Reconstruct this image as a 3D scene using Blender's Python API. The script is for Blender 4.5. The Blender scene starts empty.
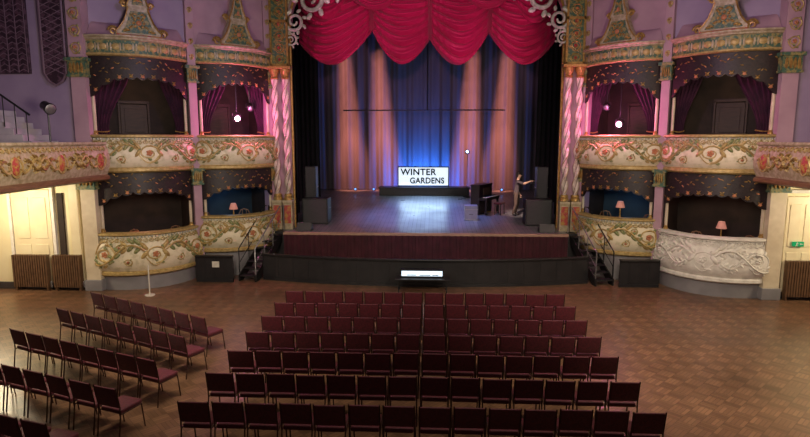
import bpy, bmesh, math, random
from mathutils import Vector, Matrix
random.seed(7)
pi=math.pi
sc=bpy.context.scene
COL=sc.collection
sc.view_settings.view_transform='Standard'

# ------------------------------------------------------------ materials
def mat(name,c1,c2=None,scale=4.0,rough=0.6,metal=0.0,bump=0.0,emit=None,es=0.0,detail=3.0,sheen=0.0,spec=0.5,stretch=None,contrast=(0.35,0.65)):
    m=bpy.data.materials.new(name); m.use_nodes=True
    nt=m.node_tree; N=nt.nodes; Lk=nt.links; b=N['Principled BSDF']
    b.inputs['Roughness'].default_value=rough; b.inputs['Metallic'].default_value=metal
    b.inputs['Specular IOR Level'].default_value=spec
    if sheen: b.inputs['Sheen Weight'].default_value=sheen
    c2=c2 or tuple(min(1,x*0.8) for x in c1)
    tc=N.new('ShaderNodeTexCoord'); mp=N.new('ShaderNodeMapping')
    if stretch: mp.inputs['Scale'].default_value=stretch
    no=N.new('ShaderNodeTexNoise'); no.inputs['Scale'].default_value=scale; no.inputs['Detail'].default_value=detail
    cr=N.new('ShaderNodeValToRGB')
    cr.color_ramp.elements[0].color=(*c1,1); cr.color_ramp.elements[1].color=(*c2,1)
    cr.color_ramp.elements[0].position=contrast[0]; cr.color_ramp.elements[1].position=contrast[1]
    Lk.new(tc.outputs['Object'],mp.inputs['Vector']); Lk.new(mp.outputs[0],no.inputs['Vector'])
    Lk.new(no.outputs['Fac'],cr.inputs['Fac']); Lk.new(cr.outputs['Color'],b.inputs['Base Color'])
    if bump:
        bn=N.new('ShaderNodeBump'); bn.inputs['Strength'].default_value=bump; bn.inputs['Distance'].default_value=0.02
        Lk.new(no.outputs['Fac'],bn.inputs['Height']); Lk.new(bn.outputs[0],b.inputs['Normal'])
    if emit:
        b.inputs['Emission Color'].default_value=(*emit,1); b.inputs['Emission Strength'].default_value=es
    return m

def parquet():
    m=bpy.data.materials.new('parquet_floor'); m.use_nodes=True
    nt=m.node_tree; N=nt.nodes; L=nt.links; b=N['Principled BSDF']
    tc=N.new('ShaderNodeTexCoord'); rot=N.new('ShaderNodeMapping'); rot.inputs['Rotation'].default_value=(0,0,pi/4)
    L.new(tc.outputs['Object'],rot.inputs['Vector'])
    ck=N.new('ShaderNodeTexChecker'); ck.inputs['Scale'].default_value=3.6
    L.new(rot.outputs[0],ck.inputs['Vector'])
    outs=[]
    for ang in (0,pi/2):
        mp=N.new('ShaderNodeMapping'); mp.inputs['Rotation'].default_value=(0,0,ang)
        L.new(rot.outputs[0],mp.inputs['Vector'])
        br=N.new('ShaderNodeTexBrick'); br.inputs['Scale'].default_value=1.0
        br.inputs['Color1'].default_value=(0.245,0.137,0.075,1); br.inputs['Color2'].default_value=(0.165,0.090,0.050,1)
        br.inputs['Mortar'].default_value=(0.085,0.046,0.028,1)
        br.inputs['Mortar Size'].default_value=0.004; br.inputs['Brick Width'].default_value=1/3.6; br.inputs['Row Height'].default_value=1/14.4
        br.offset=0.0; L.new(mp.outputs[0],br.inputs['Vector']); outs.append(br)
    mx=N.new('ShaderNodeMix'); mx.data_type='RGBA'
    L.new(ck.outputs['Fac'],mx.inputs[0]); L.new(outs[0].outputs['Color'],mx.inputs[6]); L.new(outs[1].outputs['Color'],mx.inputs[7])
    tint=N.new('ShaderNodeMix'); tint.data_type='RGBA'; tint.blend_type='MULTIPLY'; tint.inputs[0].default_value=1
    mr0=N.new('ShaderNodeMapRange'); mr0.inputs[3].default_value=.82; mr0.inputs[4].default_value=1.08
    L.new(ck.outputs['Fac'],mr0.inputs[0]); L.new(mx.outputs[2],tint.inputs[6]); L.new(mr0.outputs[0],tint.inputs[7])
    no=N.new('ShaderNodeTexNoise'); no.inputs['Scale'].default_value=0.5; no.inputs['Detail'].default_value=6
    L.new(tc.outputs['Object'],no.inputs['Vector'])
    cr=N.new('ShaderNodeValToRGB'); cr.color_ramp.elements[0].position=0.3; cr.color_ramp.elements[0].color=(0.64,0.63,0.64,1)
    cr.color_ramp.elements[1].position=0.7; cr.color_ramp.elements[1].color=(1.12,1.07,1.02,1)
    L.new(no.outputs['Fac'],cr.inputs['Fac'])
    mu=N.new('ShaderNodeMix'); mu.data_type='RGBA'; mu.blend_type='MULTIPLY'; mu.inputs[0].default_value=1
    L.new(tint.outputs[2],mu.inputs[6]); L.new(cr.outputs['Color'],mu.inputs[7]); L.new(mu.outputs[2],b.inputs['Base Color'])
    mr=N.new('ShaderNodeMapRange'); mr.inputs[3].default_value=.22; mr.inputs[4].default_value=.42
    L.new(no.outputs['Fac'],mr.inputs[0]); L.new(mr.outputs[0],b.inputs['Roughness'])
    return m
def planks(name,c1,c2,rough):
    m=bpy.data.materials.new(name); m.use_nodes=True
    nt=m.node_tree; N=nt.nodes; L=nt.links; b=N['Principled BSDF']
    tc=N.new('ShaderNodeTexCoord'); mp=N.new('ShaderNodeMapping'); mp.inputs['Rotation'].default_value=(0,0,pi/2)
    L.new(tc.outputs['Object'],mp.inputs['Vector'])
    br=N.new('ShaderNodeTexBrick'); br.inputs['Scale'].default_value=1
    br.inputs['Color1'].default_value=(*c1,1); br.inputs['Color2'].default_value=(*c2,1); br.inputs['Mortar'].default_value=(0.02,0.02,0.02,1)
    br.inputs['Mortar Size'].default_value=0.006; br.inputs['Brick Width'].default_value=3.0; br.inputs['Row Height'].default_value=0.16
    L.new(mp.outputs[0],br.inputs['Vector']); L.new(br.outputs['Color'],b.inputs['Base Color'])
    no=N.new('ShaderNodeTexNoise'); no.inputs['Scale'].default_value=1.3; no.inputs['Detail'].default_value=6
    L.new(tc.outputs['Object'],no.inputs['Vector'])
    mr=N.new('ShaderNodeMapRange'); mr.inputs[3].default_value=rough-.12; mr.inputs[4].default_value=rough+.2
    L.new(no.outputs['Fac'],mr.inputs[0]); L.new(mr.outputs[0],b.inputs['Roughness'])
    return m

M={}
M['floor']=parquet()
M['stage']=planks('stage_boards',(0.20,0.205,0.22),(0.15,0.155,0.165),0.30)
M['cream']=mat('cream_plaster',(0.66,0.57,0.42),(0.54,0.45,0.32),3,0.6,bump=0.2)
M['aged']=mat('aged_cream_gilt_plaster',(0.52,0.44,0.31),(0.32,0.26,0.15),9,0.5,0.1,bump=0.4)
M['pale']=mat('pale_column_plaster',(0.66,0.57,0.50),(0.52,0.44,0.38),12,0.45,0.0,bump=0.3)
M['groove']=mat('column_groove_paint',(0.16,0.09,0.08),(0.10,0.06,0.05),8,0.7)  # dark tone of the bands along the hollows of the twist
M['white']=mat('white_plaster',(0.80,0.77,0.71),(0.66,0.62,0.56),5,0.6,bump=0.2)
M['panel']=mat('painted_relief_cream',(0.76,0.68,0.50),(0.56,0.50,0.32),6,0.5,bump=0.4,contrast=(0.50,0.70))
M['mauve']=mat('wall_purple_light_tint',(0.35,0.27,0.39),(0.29,0.22,0.34),1.2,0.7)  # purple light on the cream walls is put into this colour
M['pinklit']=mat('wall_pink_light_tint',(0.47,0.30,0.36),(0.39,0.24,0.30),1.5,0.7)  # pink light on walls and piers is mixed into the base colour
M['greywall']=mat('grey_painted_base',(0.24,0.23,0.24),(0.20,0.19,0.20),2,0.6)
M['yellow']=mat('pale_yellow_wall',(0.82,0.74,0.48),(0.76,0.67,0.42),1.5,0.6)
M['door']=mat('cream_door_paint',(0.76,0.68,0.46),(0.70,0.61,0.40),3,0.45)
M['gold']=mat('gilded_paint',(0.50,0.31,0.09),(0.30,0.17,0.05),12,0.36,0.4,bump=0.4)
M['dgold']=mat('dim_old_gilt',(0.36,0.21,0.06),(0.16,0.10,0.03),14,0.42,0.4,bump=0.3)
M['pgold']=mat('soft_gilt_scroll',(0.56,0.41,0.17),(0.38,0.26,0.09),12,0.45,0.2,bump=0.4)
M['green']=mat('green_gilt_leaf',(0.14,0.20,0.08),(0.36,0.32,0.14),14,0.5,0.05,bump=0.3)
M['dgreen']=mat('green_frieze_paint',(0.05,0.12,0.08),(0.30,0.25,0.09),10,0.5,bump=0.3,contrast=(0.45,0.6))
M['orange']=mat('orange_flower_paint',(0.55,0.22,0.10),(0.42,0.15,0.07),10,0.5)
M['redp']=mat('red_gilt_panel',(0.40,0.05,0.05),(0.45,0.25,0.06),9,0.5,bump=0.3,contrast=(0.45,0.6))
M['silver']=mat('silvered_scroll',(0.62,0.62,0.58),(0.40,0.42,0.36),8,0.4,0.2,bump=0.3)
M['valance']=mat('dark_mosaic_valance',(0.010,0.006,0.008),(0.026,0.014,0.014),16,0.5,bump=0.3)
M['velvet']=mat('crimson_velvet',(0.40,0.002,0.070),(0.32,0.0015,0.052),0.8,0.60,sheen=0.10,detail=1,spec=0.3)
M['drape']=mat('dark_purple_drape',(0.060,0.010,0.035),(0.030,0.006,0.022),3,0.85)
M['skirt']=mat('maroon_skirt',(0.055,0.007,0.015),(0.035,0.004,0.009),3,0.85)
M['backdrop']=mat('navy_backcloth',(0.115,0.105,0.130),(0.080,0.075,0.095),0.8,0.9,stretch=(3,1,0.3))
M['black']=mat('black_cloth',(0.006,0.006,0.009),(0.010,0.010,0.013),3,0.9)
M['blackp']=mat('black_paint',(0.012,0.012,0.014),(0.020,0.019,0.021),3,0.45)
M['blackm']=mat('black_metal',(0.02,0.02,0.022),(0.03,0.03,0.03),6,0.35,0.5)
M['steel']=mat('dull_steel',(0.35,0.35,0.36),(0.28,0.28,0.30),6,0.35,0.8)
M['grille']=mat('speaker_grille',(0.03,0.03,0.035),(0.05,0.05,0.055),60,0.6,bump=0.5)
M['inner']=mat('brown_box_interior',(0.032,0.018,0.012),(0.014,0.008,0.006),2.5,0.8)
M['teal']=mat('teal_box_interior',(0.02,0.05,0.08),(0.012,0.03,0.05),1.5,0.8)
M['seat']=mat('maroon_upholstery',(0.110,0.009,0.018),(0.062,0.005,0.011),30,0.6,bump=0.2,sheen=0.08)
M['leg']=mat('bronze_chair_tube',(0.08,0.04,0.03),(0.05,0.025,0.02),10,0.35,0.6)
M['wood']=mat('brown_wood',(0.22,0.11,0.05),(0.14,0.065,0.03),4,0.4,stretch=(1,1,6))
M['dwood']=mat('dark_box_woodwork',(0.045,0.022,0.012),(0.028,0.014,0.009),4,0.6,stretch=(1,1,6))
M['edge']=mat('worn_stage_edge',(0.42,0.26,0.18),(0.30,0.18,0.13),4,0.5,stretch=(1,6,6))  # paler wood tone for the strip along the stage front
M['piano']=mat('dark_piano_wood',(0.014,0.009,0.009),(0.010,0.007,0.007),4,0.3)
M['ivory']=mat('ivory',(0.75,0.72,0.62),None,8,0.3)
M['rad']=mat('brown_radiator',(0.17,0.095,0.05),(0.12,0.065,0.036),6,0.4,0.2)
M['dark']=mat('dark_baseboard',(0.04,0.035,0.035),(0.06,0.05,0.05),3,0.5)
M['lattice']=mat('purple_brown_lattice_glass',(0.030,0.014,0.024),(0.10,0.05,0.075),7,0.5,contrast=(0.47,0.55))
M['lead']=mat('window_lead',(0.20,0.13,0.17),None,6,0.5)
M['carpet']=mat('box_carpet',(0.12,0.03,0.03),(0.08,0.02,0.02),20,0.9)
M['signwhite']=mat('lit_sign_face',(0.8,0.8,0.85),None,3,0.6,emit=(0.74,0.88,1.0),es=1.0)
M['ink']=mat('black_ink',(0.004,0.004,0.006),None,3,0.9,spec=0.1)
M['lampglow']=mat('lamp_lens_glow',(1,0.9,0.9),None,3,0.3,emit=(1,0.62,0.76),es=30)
M['blueglow']=mat('blue_lens_glow',(0.6,0.8,1),None,3,0.3,emit=(0.35,0.6,1.0),es=8)
M['dimblue']=mat('dim_blue_lens',(0.3,0.5,1),None,3,0.3,emit=(0.12,0.35,1.0),es=2.0)
M['shade']=mat('pink_lamp_shade',(0.6,0.30,0.25),None,3,0.7,emit=(1,0.36,0.26),es=0.22)
M['case']=mat('grey_case',(0.22,0.23,0.32),(0.18,0.18,0.26),4,0.4)
M['screen']=mat('lit_screen',(0.8,0.9,1),None,3,0.4,emit=(0.62,0.82,1),es=1.4)
M['exit']=mat('exit_green',(0.0,0.22,0.08),None,3,0.4,emit=(0,0.4,0.14),es=0.35)
M['skin']=mat('skin',(0.66,0.42,0.31),(0.58,0.36,0.26),8,0.6)
M['shirt']=mat('dark_shirt',(0.06,0.045,0.055),(0.08,0.065,0.075),8,0.85)
M['trouser']=mat('brown_trousers',(0.12,0.08,0.065),(0.09,0.06,0.05),8,0.85)
M['shoe']=mat('dark_shoes',(0.015,0.012,0.012),None,8,0.5)
M['hair']=mat('dark_hair',(0.02,0.013,0.01),None,20,0.7)
M['step']=mat('white_steps',(0.50,0.46,0.50),(0.42,0.38,0.43),3,0.6)

# ------------------------------------------------------------ mesh builder
class MB:
    def __init__(s): s.v=[]; s.f=[]; s.m=[]
    def add(s,vs,fs,mi=0):
        o=len(s.v); s.v+= [tuple(p) for p in vs]
        for f in fs: s.f.append(tuple(i+o for i in f)); s.m.append(mi)
        return s
    def merge(s,o,mi): return s.add(o.v,o.f,mi)
    def box(s,cx,cy,cz,sx,sy,sz,mi=0,rz=0):
        c,sn=math.cos(rz),math.sin(rz); vs=[]
        for dz in (-.5,.5):
            for dx,dy in ((-.5,-.5),(.5,-.5),(.5,.5),(-.5,.5)):
                x,y=dx*sx,dy*sy; vs.append((cx+x*c-y*sn,cy+x*sn+y*c,cz+dz*sz))
        return s.add(vs,[(3,2,1,0),(4,5,6,7),(0,1,5,4),(1,2,6,5),(2,3,7,6),(3,0,4,7)],mi)
    def b2(s,x0,x1,y0,y1,z0,z1,mi=0): return s.box((x0+x1)/2,(y0+y1)/2,(z0+z1)/2,x1-x0,y1-y0,z1-z0,mi)
    def tube(s,pts,r,n=6,mi=0,closed=False):
        pts=[Vector(p) for p in pts]; k=len(pts); vs=[]; fs=[]
        prev=None
        for i,p in enumerate(pts):
            a=pts[i-1] if (i>0 or closed) else p; b=pts[(i+1)%k] if (i<k-1 or closed) else p
            t=(b-a)
            if t.length<1e-9: t=Vector((0,0,1))
            t.normalize()
            if prev is None:
                u=t.orthogonal().normalized()
            else:
                u=(prev-t*prev.dot(t))
                if u.length<1e-6: u=t.orthogonal()
                u.normalize()
            prev=u; w=t.cross(u); rr=r[i] if isinstance(r,(list,tuple)) else r
            for j in range(n):
                q=2*pi*j/n; vs.append(p+u*math.cos(q)*rr+w*math.sin(q)*rr)
        for i in range(k if closed else k-1):
            for j in range(n):
                a=i*n+j; b=i*n+(j+1)%n; c=((i+1)%k)*n+(j+1)%n; d=((i+1)%k)*n+j
                fs.append((a,b,c,d))
        if not closed: fs.append(tuple(range(n))[::-1]); fs.append(tuple((k-1)*n+j for j in range(n)))
        return s.add(vs,fs,mi)
    def lathe(s,prof,c=(0,0,0),n=16,mi=0,tw=None):
        vs=[];fs=[];k=len(prof)
        for r,z in prof:
            for j in range(n):
                q=2*pi*j/n; rr=r*(1+(tw[0]*math.cos(tw[1]*q-tw[2]*z) if tw else 0))
                vs.append((c[0]+rr*math.cos(q),c[1]+rr*math.sin(q),c[2]+z))
        for i in range(k-1):
            for j in range(n): fs.append((i*n+j,i*n+(j+1)%n,(i+1)*n+(j+1)%n,(i+1)*n+j))
        fs.append(tuple(range(n))[::-1]); fs.append(tuple((k-1)*n+j for j in range(n)))
        return s.add(vs,fs,mi)
    def ell(s,c,rx,ry,rz,n=8,k=5,mi=0,rot=None):
        vs=[];fs=[]
        for i in range(k+1):
            ph=pi*i/k
            for j in range(n):
                q=2*pi*j/n; p=Vector((rx*math.sin(ph)*math.cos(q),ry*math.sin(ph)*math.sin(q),rz*math.cos(ph)))
                if rot: p=rot@p
                vs.append((c[0]+p.x,c[1]+p.y,c[2]+p.z))
        for i in range(k):
            for j in range(n): fs.append((i*n+j,(i+1)*n+j,(i+1)*n+(j+1)%n,i*n+(j+1)%n))
        return s.add(vs,fs,mi)
    def grid(s,fn,nu,nv,mi=0):
        vs=[fn(i/nu,j/nv) for j in range(nv+1) for i in range(nu+1)]
        fs=[(j*(nu+1)+i,j*(nu+1)+i+1,(j+1)*(nu+1)+i+1,(j+1)*(nu+1)+i) for j in range(nv) for i in range(nu)]
        return s.add(vs,fs,mi)
    def sweep(s,path,prof,mi=0,closed=True):
        vs=[];fs=[];k=len(prof)
        for i,(p,nrm) in enumerate(zip(path.p,path.n)):
            for o,z in prof: vs.append((p.x+nrm.x*o,p.y+nrm.y*o,z))
        m=len(path.p)
        for i in range(m-1):
            for j in range(k if closed else k-1):
                a=i*k+j;b=i*k+(j+1)%k; fs.append((a,b,b+k,a+k))
        if closed: fs.append(tuple(range(k))); fs.append(tuple((m-1)*k+j for j in range(k))[::-1])
        return s.add(vs,fs,mi)
    def prism(s,outline,y0,y1,mi=0):
        k=len(outline); vs=[(x,y0,z) for x,z in outline]+[(x,y1,z) for x,z in outline]
        fs=[tuple(range(k)),tuple(range(k,2*k))[::-1]]+[(i,(i+1)%k,(i+1)%k+k,i+k) for i in range(k)]
        return s.add(vs,fs,mi)
    def poly(s,outline,z0,z1,mi=0,zf=None):
        k=len(outline); vs=[(x,y,z0) for x,y in outline]+[(x,y,(zf(y) if zf else z1)) for x,y in outline]
        fs=[tuple(range(k))[::-1],tuple(range(k,2*k))]+[(i,(i+1)%k,(i+1)%k+k,i+k) for i in range(k)]
        return s.add(vs,fs,mi)

class Path:
    def __init__(s,pts):
        s.p=[Vector((x,y)) for x,y in pts]; s.n=[]; k=len(s.p)
        for i in range(k):
            a=s.p[max(0,i-1)]; b=s.p[min(k-1,i+1)]; t=(b-a).normalized(); s.n.append(Vector((t.y,-t.x)))
        s.c=[0]
        for i in range(1,k): s.c.append(s.c[-1]+(s.p[i]-s.p[i-1]).length)
        s.L=s.c[-1]
    def at(s,d):
        d=max(0,min(s.L,d))
        for i in range(1,len(s.p)):
            if s.c[i]>=d:
                f=(d-s.c[i-1])/(s.c[i]-s.c[i-1]+1e-9)
                return s.p[i-1].lerp(s.p[i],f), s.n[i-1].lerp(s.n[i],f).normalized()
        return s.p[-1],s.n[-1]
    def surf(s,d,z,off):
        p,n=s.at(d); return (p.x+n.x*off,p.y+n.y*off,z)

def make(name,mb,mats,parent=None,smooth=False,bevel=0,loc=None,rz=0,label=None,cat=None,kind=None,fix=True):
    me=bpy.data.meshes.new(name); me.from_pydata(mb.v,[],mb.f)
    if not isinstance(mats,(list,tuple)): mats=[mats]
    for m in mats: me.materials.append(M[m])
    me.polygons.foreach_set('material_index',mb.m)
    if fix:
        bm=bmesh.new(); bm.from_mesh(me); bmesh.ops.recalc_face_normals(bm,faces=bm.faces); bm.to_mesh(me); bm.free()
    if smooth:
        me.polygons.foreach_set('use_smooth',[True]*len(me.polygons))
        try: me.set_sharp_from_angle(angle=math.radians(45))
        except Exception: pass
    ob=bpy.data.objects.new(name,me); COL.objects.link(ob)
    if parent: ob.parent=parent
    if loc: ob.location=loc
    ob.rotation_euler=(0,0,rz)
    if bevel:
        bv=ob.modifiers.new('bevel','BEVEL'); bv.width=bevel; bv.segments=2; bv.limit_method='ANGLE'
    if label: ob['label']=label
    if cat: ob['category']=cat
    if kind: ob['kind']=kind
    return ob
def thing(name,label,cat,loc=(0,0,0),rz=0,group=None):
    e=bpy.data.objects.new(name,None); COL.objects.link(e); e.empty_display_size=0.2
    e.location=loc; e.rotation_euler=(0,0,rz); e['label']=label; e['category']=cat
    if group: e['group']=group
    return e
def struct(name,mb,mats,**k): return make(name,mb,mats,kind='structure',**k)
def clone(root,loc,rz,scale=None,**props):
    r=root.copy(); COL.objects.link(r); r.location=loc; r.rotation_euler=(0,0,rz)
    if scale: r.scale=scale
    for ch in list(root.children):
        c=ch.copy(); COL.objects.link(c); c.parent=r
    for k,v in props.items(): r[k]=v
    return r

def vine(path,s0,s1,zc,h,offf,ns,rad=0.03,flowers=True,gold=None,leaf=None,flo=None,first=1):
    gold=gold if gold is not None else MB(); leaf=leaf if leaf is not None else MB(); flo=flo if flo is not None else MB()
    w=(s1-s0)/ns
    zf=zc if callable(zc) else (lambda s:zc)
    for i in range(ns):
        sgn=first if i%2==0 else -first; cs=s0+w*(i+.5); R=min(w*.5,h*.48); zc_=zf(cs)
        pts=[];rad_l=[]
        n=20
        for k in range(n+1):
            t=k/n; q=-sgn*(pi*.5)+sgn*t*2*pi*1.55; r=R*(1-.78*t)
            ss=cs+r*1.1*math.cos(q); zz=zc_+r*math.sin(q)
            pts.append(path.surf(ss,zz,offf(zz)+.01)); rad_l.append(rad*(1-.4*t))
            if k%4==1 and t<.75:
                q2=q; rl=r+R*.12; s2=cs+rl*1.1*math.cos(q2); z2=zc_+rl*math.sin(q2)
                p,nn=path.at(s2); ang=math.atan2(nn.y,nn.x)
                leaf.ell(path.surf(s2,z2,offf(z2)),.04,R*.28,R*.17,6,4,rot=Matrix.Rotation(ang,3,'Z')@Matrix.Rotation(q2+.6,3,'X'))
        gold.tube(pts,rad_l,5)
        pts=[path.surf(s0+w*i+w*t/8, zf(s0+w*i+w*t/8)+sgn*-1*h*.44*math.sin(pi*t/8), offf(zc_)+.0) for t in range(9)]
        gold.tube(pts,rad*.7,4)
        if flowers:
            p=path.surf(cs,zc_,offf(zc_)+.03); _,nn=path.at(cs); ang=math.atan2(nn.y,nn.x); Rz=Matrix.Rotation(ang,3,'Z')
            for j in range(5):
                q=2*pi*j/5; d=Rz@Vector((0,math.cos(q)*R*.2,math.sin(q)*R*.2))
                flo.ell((p[0]+d.x,p[1]+d.y,p[2]+d.z),.03,R*.15,R*.15,6,4,rot=Rz)
            flo.ell(p,.05,R*.1,R*.1,6,4,rot=Rz)
    return gold,leaf,flo
def spray(path,sc_,zc,h,offf,dirn,leaf,gold,flo,flip=1):
    for k in range(9):
        t=k/8; s=sc_+dirn*(t*h*1.35); z=zc+flip*h*.30*math.sin(t*pi*1.6+.4)
        p,nn=path.at(s); ang=math.atan2(nn.y,nn.x); Rz=Matrix.Rotation(ang,3,'Z')
        for u in (-1,1):
            q=Rz@Matrix.Rotation(u*(.9-.4*t)*dirn+(0 if dirn>0 else pi),3,'X')
            zz=z+u*h*.12*(1-t*.5)
            (leaf if (k%3) else gold).ell(path.surf(s,zz,offf(zz)+.0),.045,h*.17*(1-.5*t),h*.065*(1-.4*t),7,4,rot=q)
    gold.tube([path.surf(sc_+dirn*(k/12*h*1.35),zc+flip*h*.30*math.sin(k/12*pi*1.6+.4),offf(zc)+.025) for k in range(13)],.03,5)

# ------------------------------------------------------------ shell
P0=(10.4,17.0); P1=(7.85,18.9); P2=(5.72,21.0)
struct('floor',MB().b2(-15,15,-3,20.0,-.2,0),'floor')
struct('wall_left',MB().b2(-15.2,-15,-3,17,0,12),'mauve')
struct('wall_right',MB().b2(15,15.2,-3,17,0,12),'mauve')
for sgn,side in ((-1,'left'),(1,'right')):
    a,b=sorted((sgn*10.45,sgn*15.0))
    struct('wall_%s_upper'%side,MB().b2(a,b,17,17.25,3.8,12),'mauve')
    struct('wall_%s_lower'%side,MB().b2(a,b,17,17.25,0,3.8),'yellow')
    struct('baseboard_%s'%side,MB().b2(a,b,16.93,17,0,.22),'dark',bevel=.01)
    fp=[(sgn*8.4,4),(sgn*8.9,8),(sgn*9.3,12),(sgn*9.5,14.5),(sgn*9.55,16.2),(sgn*10.15,16.78),(sgn*15,16.78),(sgn*15,4)]
    struct('floor_circle_%s'%side,MB().poly(fp,3.62,3.8),'carpet')
struct('wall_stage_back',MB().b2(-9,9,32.2,32.4,0,13),'black')
struct('wall_stage_left',MB().b2(-9.2,-9,23,32.4,0,13),'black')
struct('wall_stage_right',MB().b2(9,9.2,23,32.4,0,13),'black')
struct('ceiling_stage',MB().b2(-9.2,9.2,22.6,32.4,12.6,12.8),'black')

OW=4.95; OT=10.55; R=1.5; Yp=21.0
ol=[(-OW,1.2),(-OW,OT-R)]+[(-OW+R-R*math.cos(a*pi/16),OT-R+R*math.sin(a*pi/16)) for a in range(1,9)]
ol=ol+[(-x,z) for x,z in ol[::-1]]
def ring():
    mb=MB(); k=len(ol)
    for i in range(k-1):
        (x0,z0),(x1,z1)=ol[i],ol[i+1]
        def o(x,z):
            if z<=OT-R+.001: return (math.copysign(5.75,x),z)
            t=(z-(OT-R))/R
            return (x*(1+.16*(1-t)),12.0) if abs(x)<OW-.01 else (math.copysign(5.75,x),z)
        a0,a1=o(x0,z0),o(x1,z1)
        mb.add([(x0,Yp,z0),(x1,Yp,z1),(a1[0],Yp,a1[1]),(a0[0],Yp,a0[1]),(x0,Yp+.4,z0),(x1,Yp+.4,z1)],[(0,1,2,3),(0,1,5,4)])
    mb.b2(-5.75,-OW,Yp+.01,Yp+.4,0,12); mb.b2(OW,5.75,Yp+.01,Yp+.4,0,12); mb.b2(-5.75,5.75,Yp+.01,Yp+.4,OT+.02,12)
    return mb
struct('wall_proscenium',ring(),'pinklit')
arch=thing('proscenium_arch_frame','gilded proscenium moulding with silvered corner scrolls around stage opening','arch moulding',(0,0,0))
make('moulding',MB().tube([(x,Yp-.02,z) for x,z in ol],.05,8),'gold',arch,smooth=True)
make('outer_moulding',MB().tube([(x*1.03,Yp-.02,z*1.01) for x,z in ol[2:-2]],.06,8),'aged',arch,smooth=True)
for sg in (-1,1):
    for cx,cz,Rr,dr,a0 in ((4.15,9.75,.55,1,0),(4.75,9.0,.38,-1,1.2),(3.3,10.15,.42,1,2),(4.9,8.35,.25,1,.4),(2.6,10.3,.3,-1,0)):
        mb=MB(); pts=[];rl=[]
        for k in range(37):
            t=k/36; q=a0+dr*t*2*pi*1.7; r=Rr*(1-.8*t); pts.append((sg*(cx+r*math.cos(q)),Yp-.12,cz+r*math.sin(q))); rl.append(.085*(1-.5*t)*Rr/.45)
        mb.tube(pts,rl,6)
        for k in range(7):
            q=a0+k*.8; mb.ell((sg*(cx+Rr*1.05*math.cos(q)),Yp-.12,cz+Rr*1.05*math.sin(q)),Rr*.26,.05,Rr*.17,6,4,rot=Matrix.Rotation(-q*sg+.5,3,'Y'))
        make('corner_scroll',mb,'silver',arch,smooth=True)
for sg in (-1,1):
    pl=thing('ornamental_pilaster','gilded green and red relief pilaster above twisted columns','pilaster',(sg*5.32,Yp-.1,0))
    vp=Path([(-.25,-.08),(.25,-.08)]); g,l,f=MB(),MB(),MB()
    for i in range(9): vine(vp,.06,.44,7.65+i*.42,.40,lambda z:.02,1,.022,True,g,l,f)
    mb=MB().b2(-.28,.28,-.08,.05,7.42,11.6); mb.merge(g,1); mb.merge(l,2); mb.merge(f,3)
    make('panel_field',mb,['dgreen','gold','green','redp'],pl,smooth=True)
    fr=MB()
    for x in (-.3,.3): fr.b2(x-.035,x+.035,-.14,-.02,7.42,11.6)
    for z in (7.46,9.0,10.6): fr.b2(-.33,.33,-.14,-.02,z-.04,z+.05)
    make('panel_frame',fr,'gold',pl)
    for xx in (5.12,5.52):
        co=thing('twisted_column','slim barley-twist column in pale cream and gilt beside stage','column',(sg*xx,Yp-.24,0))
        prof=[(.090,2.75+i*.025) for i in range(170)]
        mb=MB().lathe(prof,n=20,tw=(.40,2,10.0))
        for ph,mi,rr_,rad_ in ((0,1,.122,.011),(pi,1,.122,.011),(pi/2,4,.054,.012),(-pi/2,4,.054,.012)):
            hp=[(rr_*math.cos(5.0*z+ph),rr_*math.sin(5.0*z+ph),z) for z in [2.8+i*.035 for i in range(119)]]
            mb.tube(hp,rad_,5,mi)
        make('shaft',mb,['pale','gold','green','orange','groove'],co,smooth=True)
        make('base_moulding',MB().lathe([(.17,2.52),(.17,2.6),(.14,2.64),(.155,2.7),(.12,2.76)],n=16),'gold',co,smooth=True)
        make('capital',MB().lathe([(.12,6.94),(.16,6.98),(.12,7.04),(.17,7.2),(.185,7.24),(.185,7.3)],n=16),'gold',co,smooth=True)
        pd=MB().b2(-.175,.175,-.19,.19,1.42,2.52); pd.b2(-.185,.185,-.215,.215,1.42,1.56); pd.b2(-.185,.185,-.215,.215,2.42,2.52)
        make('pedestal',pd,'aged',co)
        make('pedestal_panel',MB().b2(-.13,.13,-.22,-.17,1.65,2.33),'redp',co,bevel=.01)
    make('column_entablature',MB().b2(-.44,.44,-.26,.1,7.3,7.40),'gold',None,loc=(sg*5.32,Yp-.24,0),bevel=.01,label='gilded entablature block across two twisted columns',cat='moulding')

def pilaster(x,y,rz,w,name_l,low='pinklit'):
    t=thing('wall_pilaster',name_l,'pilaster',(x,y,0),rz)
    vp=Path([(-w/2+.03,-.2),(w/2-.03,-.2)]); g,l,f=MB(),MB(),MB()
    for i in range(8): vine(vp,.03,vp.L-.03,7.5+i*.5,min(.45,w),lambda z:.015,1,.022,True,g,l,f)
    mb=MB().b2(-w/2,w/2,-.2,.2,3.3,11.8); mb.merge(g,1); mb.merge(l,2); mb.merge(f,3)
    mb.b2(-w/2,w/2,-.2,.2,.35,3.3,4)
    make('shaft',mb,['pinklit','pgold','green','orange',low],t,smooth=True)
    make('plinth',MB().b2(-w/2-.05,w/2+.05,-.25,.25,0,.36),'greywall',t,bevel=.02)
    for z0 in (3.3,6.7):
        c=MB()
        c.b2(-w/2-.04,w/2+.04,-.25,.25,z0,z0+.4); c.b2(-w/2-.1,w/2+.1,-.31,.31,z0+.4,z0+.5); c.b2(-w/2-.07,w/2+.07,-.28,.28,z0-.07,z0)
        for i in range(4): c.ell((-w/2+w*(i+.5)/4,-.26,z0+.2),w*.1,.05,.16,6,5,mi=1)
        make('capital',c,['dgreen','gold'],t)
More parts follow.
